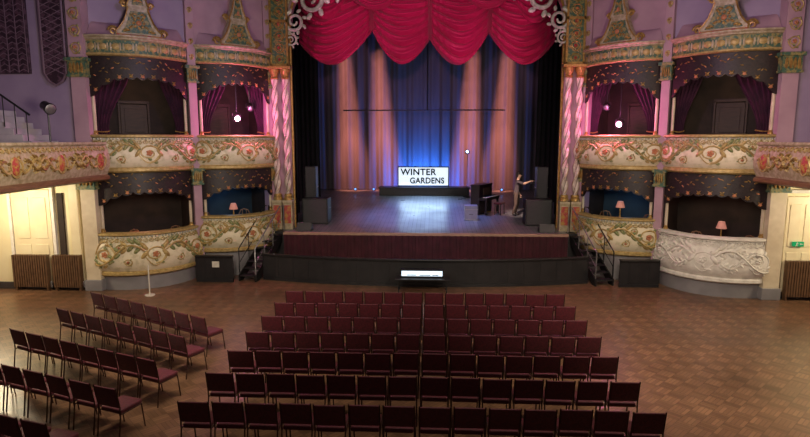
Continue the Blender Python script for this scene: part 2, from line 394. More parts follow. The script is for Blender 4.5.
for sg in (-1,1):
    pilaster(sg*P0[0],P0[1]-.0,0,.46,'plaster pilaster with gilded green capital at end of the boxes','cream')
    pilaster(sg*P1[0],P1[1],-sg*math.radians(40),.26,'slim pink-lit pilaster with gilded capital between two boxes')
    pilaster(sg*5.88,20.96,-sg*math.radians(40),.26,'pink-lit pilaster with gilded capital beside twisted stage columns')

# ------------------------------------------------------------ boxes
def drape_mb(x0,x1,y,z0,z1,tie=.45,side=1,n=48):
    mb=MB(); w=x1-x0
    def fn(u,v):
        z=z1-(z1-z0)*v
        k=1-(1-tie)*math.sin(min(1,v/.62)*pi/2)**1.5
        if v>.62: k=tie+(v-.62)*.5
        x=(x0+w*u*k) if side>0 else (x1-w*(1-u)*k)
        return (x,y+.045*math.sin(u*2*pi*6)*(.6+.4*k),z)
    mb.grid(fn,n,14); return mb

LOW={1:(.55,1.85),2:(.95,2.15),3:(.95,2.15),4:(.55,1.85)}
def bay(A,B,style,idx):
    A=Vector(A);B=Vector(B); mid=(A+B)/2; L=(B-A).length; rz=math.atan2(B.y-A.y,B.x-A.x); loc=(mid.x,mid.y,0)
    hw=L/2-.17; lz0,lz1=LOW[idx]
    def bow(b,base=.12,hw=hw,n=36):
        pts=[]
        for i in range(n+1):
            t=-1+2*i/n; pts.append((hw*t,-(base+b*(max(0,math.cos(pi/2*t)))**.75)))
        return Path(pts)
    for tier,z0,z1,b in (('upper',3.84,4.92,.66),('lower',lz0,lz1,.70)):
        pth=bow(b); h=z1-z0; white=(style=='white' and tier=='lower')
        lab={'upper':'bowed cream box parapet with green and gold scroll relief','lower':'bowed ground-level box parapet with painted floral scrolls'}[tier]
        if white: lab='bowed off-white plaster box parapet with pale floral relief'
        t=thing('box_parapet',lab,'balcony front',loc,rz)
        off=lambda z,z0=z0,h=h: .02+.22*math.sin(pi*min(1,max(0,(z-z0)/h))**.8)-(.012 if white else 0)
        prof=[(-.1,z0),(-.1,z1-.1)]+[(.02+.22*math.sin(pi*(k/10)**.8),z0+(h-.1)*k/10) for k in range(10,-1,-1)]
        g,l,f=MB(),MB(),MB(); c=pth.L/2; rs=.6 if white else .9
        zc=z0+h*.47; H=h*.72
        vine(pth,c-.30,c+.30,zc,H*.9,off,1,.036*rs,True,g,l,f)
        for d in (-1,1):
            spray(pth,c+d*.28,zc,H*1.15,off,d,l,g,f)
            if white: spray(pth,c+d*.42,zc,H*.8,off,d,g,l,f,flip=-1)
            e0=c+d*1.05; vine(pth,min(e0,e0+d*.6),max(e0,e0+d*.6),zc+.03,H,off,1,.036*rs,True,g,l,f,first=d)
            vine(pth,c+d*.72-.12,c+d*.72+.12,zc-H*.24,.26,off,1,.02*rs,True,g,l,f,first=-d)
            vine(pth,c+d*.95-.1,c+d*.95+.1,zc+H*.26,.22,off,1,.018*rs,True,g,l,f,first=d)
        vine(pth,.05,pth.L-.05,z1-.24,.13,off,20,.012,False,g,l,f)
        bd=MB()
        for i in range(34):
            s=pth.L*(i+.5)/34; bd.ell(pth.surf(s,z1-.13,.12),.03,.03,.03,6,4)
        mb=MB().sweep(pth,prof); mb.merge(g,1); mb.merge(l,2); mb.merge(f,3); mb.merge(bd,4)
        make('front_panel',mb,['white']*5 if white else ['panel','pgold','green','orange','silver'],t,smooth=True)
        make('cap_rail',MB().sweep(pth,[(-.16,z1-.1),(.10,z1-.1),(.17,z1-.07),(.17,z1-.03),(.12,z1),(-.16,z1)]),'white' if white else 'pgold',t,smooth=True)
        make('base_moulding',MB().sweep(pth,[(-.1,z0-.1),(.06,z0-.1),(.13,z0-.05),(.13,z0+.03),(.05,z0+.09),(-.1,z0+.09)]),'white' if white else 'pgold',t,smooth=True)
        if tier=='lower':
            make('plinth_wall',MB().sweep(pth,[(-.1,0),(.0,0),(.0,z0-.1),(-.1,z0-.1)]),'greywall',t,smooth=True)
    for tier,zt,ze,zm in (('upper',7.28,6.05,6.68),('lower',3.74,2.70,3.12)):
        pth=bow(.55,base=.13)
        t=thing('arched_valance','near-black scalloped valance with small gilt leaf motifs','valance',loc,rz)
        mb=MB(); n=len(pth.p)
        base_z=lambda tt: zm-(zm-ze)*tt**3.4
        def zb(i):
            return base_z(abs(-1+2*i/(n-1)))-.09*abs(math.sin(i*pi/4))
        vs=[];fs=[]
        for i in range(n):
            p,nn=pth.p[i],pth.n[i]
            for o,z in ((0,zt),(0.02,zb(i)),(-.06,zb(i)),(-.06,zt)): vs.append((p.x+nn.x*o,p.y+nn.y*o,z))
        for i in range(n-1):
            for j in range(4): a=i*4+j;b=i*4+(j+1)%4; fs.append((a,b,b+4,a+4))
        fs+= [(0,1,2,3),((n-1)*4+3,(n-1)*4+2,(n-1)*4+1,(n-1)*4)]
        mb.add(vs,fs)
        for i in range(n):
            p,nn=pth.p[i],pth.n[i]; ang=math.atan2(nn.y,nn.x); rot0=Matrix.Rotation(ang,3,'Z')
            if i%4==2:
                mb.ell((p.x+nn.x*.03,p.y+nn.y*.03,zb(i)+.10),.02,.05,.05,7,5,rot=rot0,mi=2 if i%8==2 else 1)
                for a_ in (-1,1): mb.ell((p.x+nn.x*.02,p.y+nn.y*.02,zb(i)+.12),.02,.10,.022,6,4,rot=rot0@Matrix.Rotation(a_*.7,3,'X'),mi=1)
        rr=random.Random(idx*7+int(zt))
        for k in range(36):
            s=pth.L*(k+.5)/36; z0_=base_z(abs(2*s/pth.L-1))+.20
            if z0_<zt-.1:
                z=rr.uniform(z0_,zt-.05); p,nn=pth.at(s); ang=math.atan2(nn.y,nn.x)
                mb.ell(pth.surf(s,z,.02),.02,.055,.020,5,4,rot=Matrix.Rotation(ang,3,'Z')@Matrix.Rotation(rr.uniform(-.9,.9),3,'X'),mi=2 if k%6==2 else 1)
        make('valance_panel',mb,['valance','dgold','orange'],t,smooth=True)
    pf=bow(.5,base=.1)
    for nm,za,zb_ in (('floor_box_upper',3.66,3.84),('floor_box_lower',lz0,lz0+.25),('ceiling_box',7.28,7.38)):
        outl=[(p.x,p.y) for p in pf.p]+[(hw,1.5),(-hw,1.5)]
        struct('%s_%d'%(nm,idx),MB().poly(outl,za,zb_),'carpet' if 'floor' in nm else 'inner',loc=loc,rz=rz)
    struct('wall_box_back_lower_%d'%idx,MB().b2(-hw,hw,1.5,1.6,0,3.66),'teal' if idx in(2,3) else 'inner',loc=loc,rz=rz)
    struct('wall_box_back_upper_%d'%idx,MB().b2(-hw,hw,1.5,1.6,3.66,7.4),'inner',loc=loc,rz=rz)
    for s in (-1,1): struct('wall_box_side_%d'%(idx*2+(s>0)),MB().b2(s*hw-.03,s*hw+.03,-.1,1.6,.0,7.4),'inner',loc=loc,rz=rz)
    struct('wall_above_box_%d'%idx,MB().b2(-L/2,L/2,0,.12,7.38,11.9),'mauve' if idx in(1,4) else 'pinklit',loc=loc,rz=rz)
    struct('door_%d'%(10+idx),MB().b2(-.42,.42,1.44,1.5,3.84,5.95).b2(-.3,.3,1.42,1.45,4.0,4.8).b2(-.3,.3,1.42,1.45,5.0,5.8),'dwood',loc=loc,rz=rz,bevel=.01)
    struct('trim_%d'%(20+idx),MB().b2(-.5,-.43,1.42,1.5,3.84,6.05).b2(.43,.5,1.42,1.5,3.84,6.05).b2(-.5,.5,1.42,1.5,5.98,6.08),'dwood',loc=loc,rz=rz,bevel=.01)
    pc=bow(.56,base=.15)
    t=thing('box_canopy','bowed canopy with green and gold frieze and ogee gable above box','canopy',loc,rz)
    fr=MB().sweep(pc,[(-.2,7.36),(.04,7.36),(.04,7.74),(-.2,7.74)])
    for i in range(9):
        s=pc.L*(i+.5)/9; p,nn=pc.at(s); ang=math.atan2(nn.y,nn.x)
        fr.ell(pc.surf(s,7.55,.05),.03,.12,.10,8,4,rot=Matrix.Rotation(ang,3,'Z'),mi=1)
        for d in (-.13,.13): fr.ell(pc.surf(s+d,7.55,.045),.02,.035,.12,6,4,rot=Matrix.Rotation(ang,3,'Z'),mi=2)
    make('frieze',fr,['dgreen','pgold','aged'],t,smooth=True)
    make('cornice',MB().sweep(pc,[(-.2,7.74),(.05,7.74),(.09,7.77),(.09,7.80),(.15,7.84),(.15,7.88),(-.2,7.88)]),'aged',t,smooth=True)
    make('lower_cornice',MB().sweep(pc,[(-.2,7.28),(.04,7.28),(.08,7.31),(.07,7.36),(-.2,7.36)]),'pgold',t,smooth=True)
    rf=MB(); n=len(pc.p)
    def rfn(u,v):
        i=int(round(u*(n-1))); p=pc.p[i]
        return (p.x*(1-v*.15),p.y*(1-v),7.88+.45*math.sin(v*pi/2)**1.3)
    rf.grid(rfn,n-1,5); make('roof',rf,'pinklit',t,smooth=True)
    og=[(.66,7.88),(.68,8.0),(.56,8.12),(.44,8.3),(.36,8.5),(.29,8.72),(.33,8.78),(.27,8.92),(.2,9.1),(.15,9.35),(.11,9.6),(.15,9.68),(.07,9.8),(0,9.95)]
    full=og+[(-x,z) for x,z in og[::-1][1:]]
    make('gable',MB().prism(full,-.58,-.31),'aged',t,bevel=.015)
    low=[(-.50,8.0),(.50,8.0),(.38,8.18),(.29,8.42),(.22,8.64),(-.22,8.64),(-.29,8.42),(-.38,8.18)]
    hi=[(-.17,8.84),(.17,8.84),(.10,9.2),(.05,9.55),(-.05,9.55),(-.10,9.2)]
    mb=MB().prism(low,-.61,-.56).prism(hi,-.61,-.56)
    mb.ell((0,-.63,8.30),.08,.04,.08,10,5,mi=2)
    for k in range(8): mb.ell((.15*math.cos(k*2*pi/8),-.62,8.30+.15*math.sin(k*2*pi/8)),.045,.03,.045,6,4,mi=1)
    for s in (-1,1):
        for x_,z_,r_ in ((.32,8.08,.3),(.22,8.18,-.5),(.17,8.50,.9),(.10,8.56,.2),(.06,9.2,.8),(.07,8.95,-.4),(.03,9.4,.9),(.40,8.05,.1)):
            mb.ell((s*x_,-.62,z_),.075,.03,.032,6,4,mi=1,rot=Matrix.Rotation(-r_*s,3,'Y'))
    mb.ell((0,-.63,9.0),.05,.04,.08,8,5,mi=2)
    make('gable_panel',mb,['dgreen','gold','orange'],t,smooth=True)
    make('gable_border',MB().tube([(x*.95,-.60,7.92+(z-7.88)*.98) for x,z in full],.026,5),'gold',t,smooth=True)
    for s in (-1,1):
        for cx,cz,Rr in ((.70,8.04,.15),(.38,8.86,.1)):
            make('gable_scroll',MB().tube([(s*(cx+Rr*(1-.75*k/16)*math.cos(k*.6)),-.46,cz+Rr*(1-.75*k/16)*math.sin(k*.6)) for k in range(17)],.035,5),'gold',t,smooth=True)
    make('ledge_band',MB().b2(-.64,.64,-.66,-.26,7.86,7.95),'redp',t,bevel=.02)
    make('finial',MB().lathe([(.03,9.85),(.08,9.95),(.1,10.05),(.05,10.15),(.07,10.2),(.02,10.35),(.005,10.5)],(0,-.44,0),12),'gold',t,smooth=True)
    for z0,z1 in ((lz1,2.95),(4.92,6.5)):
        for s in (-1,1):
            c=thing('slender_column','thin cream and gilt column at edge of box opening','column',(mid.x+math.cos(rz)*s*(hw-.08)+math.sin(rz)*.12,mid.y+math.sin(rz)*s*(hw-.08)-math.cos(rz)*.12,0),rz)
            make('shaft',MB().lathe([(.045,z0+.12),(.05,(z0+z1)/2),(.04,z1-.12)],n=10),'cream',c,smooth=True)
            make('capital',MB().lathe([(.04,z1-.12),(.06,z1-.1),(.045,z1-.06),(.075,z1)],n=10),'gold',c,smooth=True)
            make('base',MB().lathe([(.075,z0),(.075,z0+.04),(.05,z0+.07),(.06,z0+.1),(.045,z0+.12)],n=10),'gold',c,smooth=True)
    for s in (-1,1):
        t=thing('box_drape','dark purple velvet drape gathered at side of box','curtain',loc,rz)
        W=1.15 if (s<0)==(idx<3) else .8
        if s<0: d=drape_mb(-hw+.06,-hw+.06+W,.16,3.86,6.9,.36,1)
        else: d=drape_mb(hw-.06-W,hw-.06,.16,3.86,6.9,.36,-1)
        make('curtain_cloth',d,'drape',t,smooth=True,fix=False)
        cx=s*(hw-.06-.18*W); make('tieback',MB().tube([(cx+.2*W*math.cos(k*2*pi/12),.16+.09*math.sin(k*2*pi/12),5.02+.02*math.cos(k)) for k in range(12)],.02,5,closed=True),'gold',t,smooth=True)
    return loc,rz,hw

bays=[]
bays.append(bay((-P0[0],P0[1]),(-P1[0],P1[1]),'cream',1))
bays.append(bay((-P1[0],P1[1]),(-P2[0],P2[1]),'cream',2))
bays.append(bay((P2[0],P2[1]),(P1[0],P1[1]),'cream',3))
bays.append(bay((P1[0],P1[1]),(P0[0],P0[1]),'white',4))
def inbay(i,x,y,z):
    loc,rz,hw=bays[i]; return (loc[0]+math.cos(rz)*x-math.sin(rz)*y,loc[1]+math.sin(rz)*x+math.cos(rz)*y,z)

def table(loc):
    t=thing('round_table','small dark round table inside lower box','table',loc)
    make('table_top',MB().lathe([(.3,.72),(.32,.735),(.32,.75),(.3,.76)],n=20),'wood',t,smooth=True)
    make('pedestal',MB().lathe([(.2,0),(.2,.03),(.04,.06),(.03,.4),(.04,.7),(.1,.72)],n=12),'blackm',t,smooth=True)
def lamp(loc,low=False):
    t=thing('table_lamp','small table lamp with pink pleated shade in box','lamp',loc)
    d=-.14 if low else 0
    make('lamp_base',MB().lathe([(.08,0),(.08,.02),(.02,.05),(.035,.12),(.02,.22),(.02,.42+d),(.012,.5+d)],n=12),'gold',t,smooth=True)
    make('lamp_shade',MB().lathe([(.15,.44+d),(.155,.45+d),(.09,.66+d),(.085,.66+d)],n=20),'shade',t,smooth=True)
def boxchair(loc,rz,red=False):
    t=thing('wooden_chair','small bentwood chair with red seat inside box','chair',loc,rz)
    make('seat',MB().lathe([(.2,.43),(.215,.45),(.2,.48)],n=20),'orange',t,smooth=True)
    mb=MB().tube([(-.18,-.18,.46),(-.19,-.22,.8),(-.12,-.24,.93),(0,-.25,.96),(.12,-.24,.93),(.19,-.22,.8),(.18,-.18,.46)],.022,6).tube([(-.08,-.19,.46),(-.07,-.23,.92)],.014,5).tube([(.08,-.19,.46),(.07,-.23,.92)],.014,5)
    if red: mb.box(0,-.225,.76,.32,.03,.30,1)
    make('backrest',mb,['wood','orange'],t,smooth=True)
    for x,y in ((-.16,-.16),(.16,-.16),(-.16,.16),(.16,.16)):
        make('leg',MB().tube([(x,y,.44),(x*1.15,y*1.15,0)],.016,6),'wood',t,smooth=True)
for i,(xt) in enumerate((.45,-.15,.1,.25)):
    fz=LOW[i+1][0]+.25
    table(inbay(i,xt,.05,fz))
    if i: lamp(inbay(i,xt,.05,fz+.76),low=(i==1))
    boxchair(inbay(i,xt-.72,.35,fz),bays[i][1]+pi+.4,red=(i==0)); boxchair(inbay(i,min(xt+.62,.9),.45,fz),bays[i][1]+pi-.4)

def lantern(loc,target,glow,r=.11,l=.32,name='stage_lantern',label='black stage lantern glowing pink-white hung in box opening',hang=True,rod=1.3):
    t=thing(name,label,'stage light',loc)
    d=(Vector(target)-Vector(loc)).normalized(); q=d.to_track_quat('Z','Y').to_euler()
    b=make('lamp_housing',MB().lathe([(r*.45,-l*.6),(r*.8,-l*.5),(r,-l*.2),(r,l*.35),(r*1.3,l*.4),(r*1.3,l*.45)],n=16),'blackm',t,smooth=True); b.rotation_euler=q
    g=make('lens',MB().lathe([(r*.85,l*.455),(r*.7,l*.49),(r*.3,l*.52)],n=16),glow,t,smooth=True); g.rotation_euler=q
    y=1 if hang else -1
    make('yoke',MB().tube([(-r*1.4,0,0),(-r*1.4,0,y*r*1.5),(0,0,y*r*1.9),(r*1.4,0,y*r*1.5),(r*1.4,0,0)],.015,5),'blackm',t,smooth=True)
    if hang: make('hanging_rod',MB().tube([(0,0,r*1.8),(0,0,rod)],.018,5),'blackm',t)
    return t
LL=inbay(1,.0,-.2,5.52); LR=inbay(2,.05,-.2,5.30)
lantern(LL,(0,8,3),'lampglow',r=.10,rod=1.72); lantern(LR,(0,8,3),'lampglow',r=.10,rod=1.95)
lantern(inbay(1,.55,-.1,5.9),(-2,12,3),'steel',r=.09,rod=1.3,label='small unlit black stage lantern hung in box opening')
lantern(inbay(2,-.5,-.1,5.9),(2,12,3),'steel',r=.09,rod=1.3,label='small unlit black stage lantern hung in box opening')

# ------------------------------------------------------------ circle fronts
for sg,side in ((-1,'left'),(1,'right')):
    pts=[(8.3,3.0),(8.6,6),(9.0,9),(9.35,12),(9.5,14.2),(9.55,15.5),(9.5,16.35)]
    fine=[]
    for i in range(len(pts)-1):
        for k in range(6): fine.append((pts[i][0]+(pts[i+1][0]-pts[i][0])*k/6,pts[i][1]+(pts[i+1][1]-pts[i][1])*k/6))
    fine.append(pts[-1])
    pp=Path([(-x,y) for x,y in fine]) if sg<0 else Path(fine[::-1])
    t=thing('circle_parapet','curved cream plaster balcony front with gold scroll and shield relief','balcony front')
    off=lambda z: .02+.16*math.sin(pi*min(1,max(0,(z-3.72)/.95)))
    g,l,f=MB(),MB(),MB()
    n=15
    for i in range(n):
        c=pp.L*(i+.5)/n
        if i%2==0:
            vine(pp,c-.25,c+.25,4.15,.6,off,1,.032,True,g,l,f)
            p,nn=pp.at(c); ang=math.atan2(nn.y,nn.x)
            f.ell(pp.surf(c,4.15,off(4.15)),.05,.15,.22,10,6,rot=Matrix.Rotation(ang,3,'Z'))
        else:
            for d in (-1,1): spray(pp,c,4.15,.52,off,d,l,g,f); spray(pp,c,4.15,.42,off,d,g,l,f,flip=-1)
    vine(pp,.1,pp.L-.1,4.50,.13,off,70,.013,False,g,l,f)
    mb=MB().sweep(pp,[(-.1,3.62),(-.1,4.6)]+[(off(3.7+.9*k/8),3.62+.98*k/8) for k in range(8,-1,-1)])
    mb.merge(g,1); mb.merge(l,2); mb.merge(f,3)
    make('front_panel',mb,['aged','pgold','dgold','redp'],t,smooth=True)
    make('cap_rail',MB().sweep(pp,[(-.16,4.58),(.07,4.58),(.12,4.63),(.09,4.69),(-.16,4.69)]),'aged',t,smooth=True)
    make('base_moulding',MB().sweep(pp,[(-.1,3.55),(.06,3.55),(.14,3.6),(.14,3.68),(.05,3.74),(-.1,3.74)]),'wood',t,smooth=True)

struct('window_1',MB().b2(-13.2,-11.95,16.9,17.0,6.75,10.5),'lattice',bevel=.02)
lt=MB()
for k in range(24):
    z=6.8+k*.16
    for j in range(4): lt.tube([(-13.15+j*.29,16.88,z),(-13.0+j*.29,16.88,z+.08),(-12.86+j*.29,16.88,z)],.012,4)
for k in range(5): lt.tube([(-13.15+k*.29,16.88,6.78),(-13.15+k*.29,16.88,10.5)],.014,4)
struct('trim_1',lt,'lead')
o2=[(-11.5,10.5),(-11.5,6.75),(-11.35,6.5),(-11.15,6.4),(-10.95,6.5),(-10.8,6.75),(-10.8,10.5)]
struct('window_2',MB().prism(o2,16.9,17.0),'lattice',bevel=.02)
struct('trim_2',MB().tube([(x,16.88,z) for x,z in o2],.035,5),'lead')
lt=MB()
for k in range(20):
    z=6.7+k*.2; lt.tube([(-11.47,16.89,z),(-10.83,16.89,z+.3)],.013,4); lt.tube([(-11.47,16.89,z+.3),(-10.83,16.89,z)],.013,4)
struct('trim_3',lt,'lead')
struct('window_3',MB().prism([(11.6,10.5),(11.6,6.75),(11.75,6.5),(12.0,6.4),(12.2,6.5),(12.35,6.75),(12.35,10.5)],16.9,17.0),'lattice',bevel=.02)
st=thing('balcony_steps','pale steps with black handrail against purple-lit wall','stairs',(0,0,0))
for k in range(6): make('tread',MB().b2(-13.4,-11.15-k*.25,15.6,16.76,(4.72+(k-1)*.18) if k else 3.8,4.72+k*.18),'step',st,bevel=.01)
rl=MB().tube([(-11.1,15.55,5.45),(-12.8,15.55,6.65)],.03,6)
for k in range(5): rl.tube([(-11.2-k*.33,15.55,4.72+k*.2),(-11.2-k*.33,15.55,5.50+k*.235)],.015,5)
make('handrail',rl,'blackm',st,smooth=True)
fs=thing('follow_spotlight','black spotlight on tripod stand behind balcony front','stage light',(-10.45,15.4,3.8))
b=make('lamp_housing',MB().lathe([(.08,-.22),(.13,-.18),(.14,.08),(.16,.1),(.16,.16)],n=16),'blackm',fs,smooth=True); b.location=(0,0,1.85); b.rotation_euler=(math.radians(110),0,math.radians(60))
g=make('lens',MB().lathe([(.14,.16),(.1,.175)],n=16),'steel',fs,smooth=True); g.location=(0,0,1.85); g.rotation_euler=(math.radians(110),0,math.radians(60))
make('stand_pole',MB().tube([(0,0,.5),(0,0,1.72)],.025,6),'blackm',fs)
for k in range(3):
    q=k*2*pi/3; make('stand_leg',MB().tube([(0,0,.9),(.4*math.cos(q),.4*math.sin(q),.0)],.018,5),'blackm',fs)

def radiator(x0,x1,y,h,label):
    t=thing('radiator',label,'radiator',((x0+x1)/2,y,0)); w=x1-x0
    n=int(w/.075)
    mb=MB()
    for i in range(n):
        x=-w/2+w*(i+.5)/n; mb.b2(x-.024,x+.024,-.18,.0,.12,h)
    mb.tube([(-w/2,-.08,h-.1),(w/2,-.08,h-.1)],.03,6).tube([(-w/2,-.08,.2),(w/2,-.08,.2)],.03,6)
    make('radiator_body',mb,'rad',t)
    for s in (-1,1): make('foot',MB().b2(s*(w/2-.06)-.03,s*(w/2-.06)+.03,-.15,-.01,0,.13),'rad',t)
    make('valve',MB().lathe([(.03,0),(.03,.1),(.05,.14),(.03,.2)],(w/2+.04,-.08,.1),10),'steel',t,smooth=True)
radiator(-13.0,-11.85,16.9,1.15,'brown cast-iron column radiator under pale wall')
radiator(-11.68,-10.78,16.9,1.15,'brown cast-iron column radiator beside pilaster')
radiator(10.78,12.3,16.9,1.2,'tall brown cast-iron radiator under exit sign')
def door(idx,xc,w,z0,z1,m):
    mb=MB().b2(xc-w/2,xc+w/2,16.92,17.0,z0,z1)
    for (a,b) in ((.08,.42),(.48,.92)):
        zz0=z0+(z1-z0)*a; zz1=z0+(z1-z0)*b
        for s in (-1,1):
            cx=xc+s*w*.23
            mb.b2(cx-w*.17,cx+w*.17,16.9,16.93,zz0,zz1)
    struct('door_%d'%idx,mb,m,bevel=.012)
door(1,-12.35,1.25,.22,3.2,'door'); door(2,11.2,.95,.22,3.1,'door')
struct('trim_4',MB().b2(-13.1,-13.0,16.9,17,.2,3.4).b2(-11.7,-11.6,16.9,17,.2,3.4).b2(-13.1,-11.6,16.9,17,3.3,3.42),'white',bevel=.01)
struct('door_3',MB().b2(-11.5,-11.32,16.93,17,.22,3.1),'inner')  # dark strip painted for the shade in a slim door gap
struct('trim_5',MB().b2(-11.1,-10.8,16.9,17,.22,3.62),'door',bevel=.02)
struct('trim_6',MB().b2(10.62,10.7,16.9,17,.2,3.3).b2(11.7,11.78,16.9,17,.2,3.3).b2(10.62,11.78,16.9,17,3.2,3.3),'white',bevel=.01)
ex=thing('exit_sign','small green illuminated emergency exit sign with white running figure','sign',(11.1,16.86,1.7)); ex.scale=(.8,1,.8)
make('sign_body',MB().b2(-.2,.2,-.02,.03,-.09,.09),'exit',ex,bevel=.005)
pm=MB().box(-.06,-.025,.0,.03,.006,.08).tube([(-.06,-.025,.04),(-.0,-.025,.01)],.008,4).tube([(-.06,-.025,-.04),(-.01,-.025,-.07)],.008,4).tube([(-.06,-.025,-.04),(-.11,-.025,-.07)],.008,4).ell((-.05,-.025,.06),.015,.006,.015)
pm.add([(.04,-.025,0),(.1,-.025,.045),(.1,-.025,-.045)],[(0,1,2)]).box(.13,-.025,0,.06,.006,.02)
make('pictogram',pm,'ivory',ex)
po=thing('barrier_post','thin white stanchion post on parquet floor','post',(-8.4,16.4,0))
make('pole',MB().tube([(0,0,.02),(0,0,.95)],.02,8),'ivory',po,smooth=True); make('foot_disc',MB().lathe([(.15,0),(.15,.02),(.03,.04)],n=16),'ivory',po,smooth=True)

# ------------------------------------------------------------ stage
zst=lambda y: 1.4+.05*(y-20)
outl=[(-5.15,20),(5.15,20),(5.15,20.72),(4.94,20.72),(4.94,21.45),(7.0,23.2),(7.5,23.6),(7.5,32.1),(-7.5,32.1),(-7.5,23.6),(-7.0,23.2),(-4.94,21.45),(-4.94,20.72),(-5.15,20.72)]
struct('floor_stage',MB().poly(outl,0,0,zf=lambda y:zst(y)),'stage')
struct('trim_7',MB().b2(-5.15,5.15,19.93,20.02,1.32,1.42),'edge',bevel=.01)
for sg in (-1,1):
    a,b=sorted((sg*5.16,sg*5.72)); struct('floor_landing_%d'%(1 if sg<0 else 2),MB().b2(a,b,20.22,20.7,0,1.4),'blackp',bevel=.01)
sk=make('stage_skirt',MB().grid(lambda u,v:(-5.12+10.24*u,19.9+.02*math.sin(u*2*pi*48)+.008*math.sin(u*2*pi*131),1.33-1.33*v),560,1),'skirt',smooth=True,fix=False,label='softly pleated dark maroon cloth along the stage front',cat='curtain')
bc=make('backcloth',MB().grid(lambda u,v:(-8+16*u,31.3+.055*math.sin(u*2*pi*22+1.2*math.sin(u*23))+.02*math.sin(u*2*pi*57),12.5-(12.5-1.99)*v),520,6),'backdrop',smooth=True,fix=False,label='full-width pleated navy backcloth at rear of stage',cat='curtain')
for y,x in ((23.9,5.45),(27.2,5.2)):
    for sg in (-1,1):
        z0=zst(y)+.02
        make('stage_leg_curtain',MB().grid(lambda u,v:(sg*(x+2.0*u),y+.06*math.sin(u*2*pi*9),12.2-(12.2-z0)*v),90,2),'black',smooth=True,fix=False,label='black masking leg curtain at side of stage',cat='curtain')
def pitrail(xs,f,label,nb):
    pr=Path([(x,f(x)) for x in xs])
    pt=thing('orchestra_pit_rail',label,'barrier')
    mb=MB().sweep(pr,[(-.05,0),(.0,0),(.0,.84),(-.05,.84)])
    for i in range(nb+1):
        s=pr.L*i/nb; p,nn=pr.at(s); ang=math.atan2(nn.y,nn.x)+pi/2; mb.box(p.x+nn.x*.004,p.y+nn.y*.004,.48,.03,.012,.72,rz=ang,mi=0)
    make('rail_panel',mb,['blackp'],pt)
    make('top_rail',MB().sweep(pr,[(-.1,.84),(.05,.84),(.06,.88),(.04,.91),(-.1,.91)]),'blackm',pt,smooth=True)
    make('bottom_rail',MB().sweep(pr,[(-.05,0),(.03,0),(.03,.10),(-.05,.10)]),'blackp',pt,smooth=True)
pitrail([-5.48+i*10.96/40 for i in range(41)],lambda x:17.82+.72*(x/5.48)**2,'curved black panelled orchestra pit barrier before the stage',20)
pitrail([-7.65+i*.157 for i in range(9)],lambda x:18.12,'short black panelled screen continuing beside the stage steps',4)
pitrail([6.39+i*.157 for i in range(9)],lambda x:18.12,'short black panelled screen continuing beside the stage steps',4)
nt=thing('paper_notice','small white paper notice fixed on black barrier','sign',(-6.95,18.09,.62))
make('paper',MB().b2(-.12,.12,-.05,-.035,-.1,.1),'ivory',nt)
for sg in (-1,1):
    t=thing('stage_steps','steep black wooden steps with steel handrails up to stage side','stairs',(sg*5.95,18.2,0),sg*math.atan2(.4,2.0))
    for k in range(7): make('tread',MB().b2(-.28,.28,k*.28,k*.28+.30,(k+1)*.19-.03,(k+1)*.19+.01),'blackp',t,bevel=.005)
    for s in (-.30,.30):
        sd=MB(); pr=[(0,0),(.25,0),(2.0,1.08),(2.0,1.34),(1.9,1.32),(0,.22)]
        sd.add([(s-.02,y,z) for y,z in pr]+[(s+.02,y,z) for y,z in pr],[tuple(range(6)),tuple(range(11,5,-1))]+[(i,(i+1)%6,(i+1)%6+6,i+6) for i in range(6)])
        make('stringer',sd,'blackm',t)
        make('handrail',MB().tube([(s,.05,.1),(s,.05,1.12),(s,1.95,2.35),(s,2.25,2.35),(s,2.25,1.41)],.022,6).tube([(s,.7,.55),(s,.7,1.53)],.015,5).tube([(s,1.35,.95),(s,1.35,1.95)],.015,5).tube([(s,.05,.62),(s,1.95,1.85),(s,2.25,1.86)],.014,5),'steel' if s*sg<0 else 'blackm',t,smooth=True)

# festoon curtain
def swag(xa,xb,ztop,edgeL,edgeR,sag,y,folds,seed=0,pw=1.8):
    mb=MB()
    def fn(u,v):
        t=2*u-1; par=(1-abs(t)**pw)
        e=edgeL*(1-u)+edgeR*u
        ph=v**.85*folds+.4*math.sin(1.7*t+seed)+.18*math.sin(v*8+seed)
        rid=abs(math.sin(pi*ph))**.7
        z=ztop-v*e-(v**1.25)*sag*par
        # deep swag folds plus fine gathered pleats fanning from the gathers
        yy=y-.08-.42*par*math.sin(pi*min(1,v*1.05)*.62)-.20*rid*(.30+.70*par)-.035*math.sin(t*34+seed)*(1-par*.85)-.028*math.sin(ph*2*pi*2+t*3)*par
        if v>.965: yy+=.10*(v-.965)/.035
        return (xa+(xb-xa)*u,yy,z)
    mb.grid(fn,70,230); return mb
fc=thing('festoon_curtain','crimson satin-velvet festoon curtain gathered in deep swags','curtain',(0,0,0))
cusps=[-4.85,-2.02,.15,2.35,4.85]; ed=[2.4,1.75,2.1,1.85,2.4]
for i in range(4):
    wide=i in(0,3)
    make('swag',swag(cusps[i]-(.12 if i else 0),cusps[i+1]+(.12 if i<3 else 0),10.8,ed[i],ed[i+1],1.15 if wide else 1.32,22.1 if wide else 22.0,10,seed=i*1.7),'velvet',fc,smooth=True,fix=False)
for i,(a,b,e0,e1,s_,yy) in enumerate(((-4.85,-2.75,.9,.4,1.15,21.88),(-3.2,-.6,.3,.3,1.0,21.84),(.9,3.6,.3,.3,1.0,21.84),(2.95,4.85,.4,.9,1.15,21.88))):
    make('swag',swag(a,b,10.75,e0,e1,s_,yy,5.5,seed=3+i),'velvet',fc,smooth=True,fix=False)
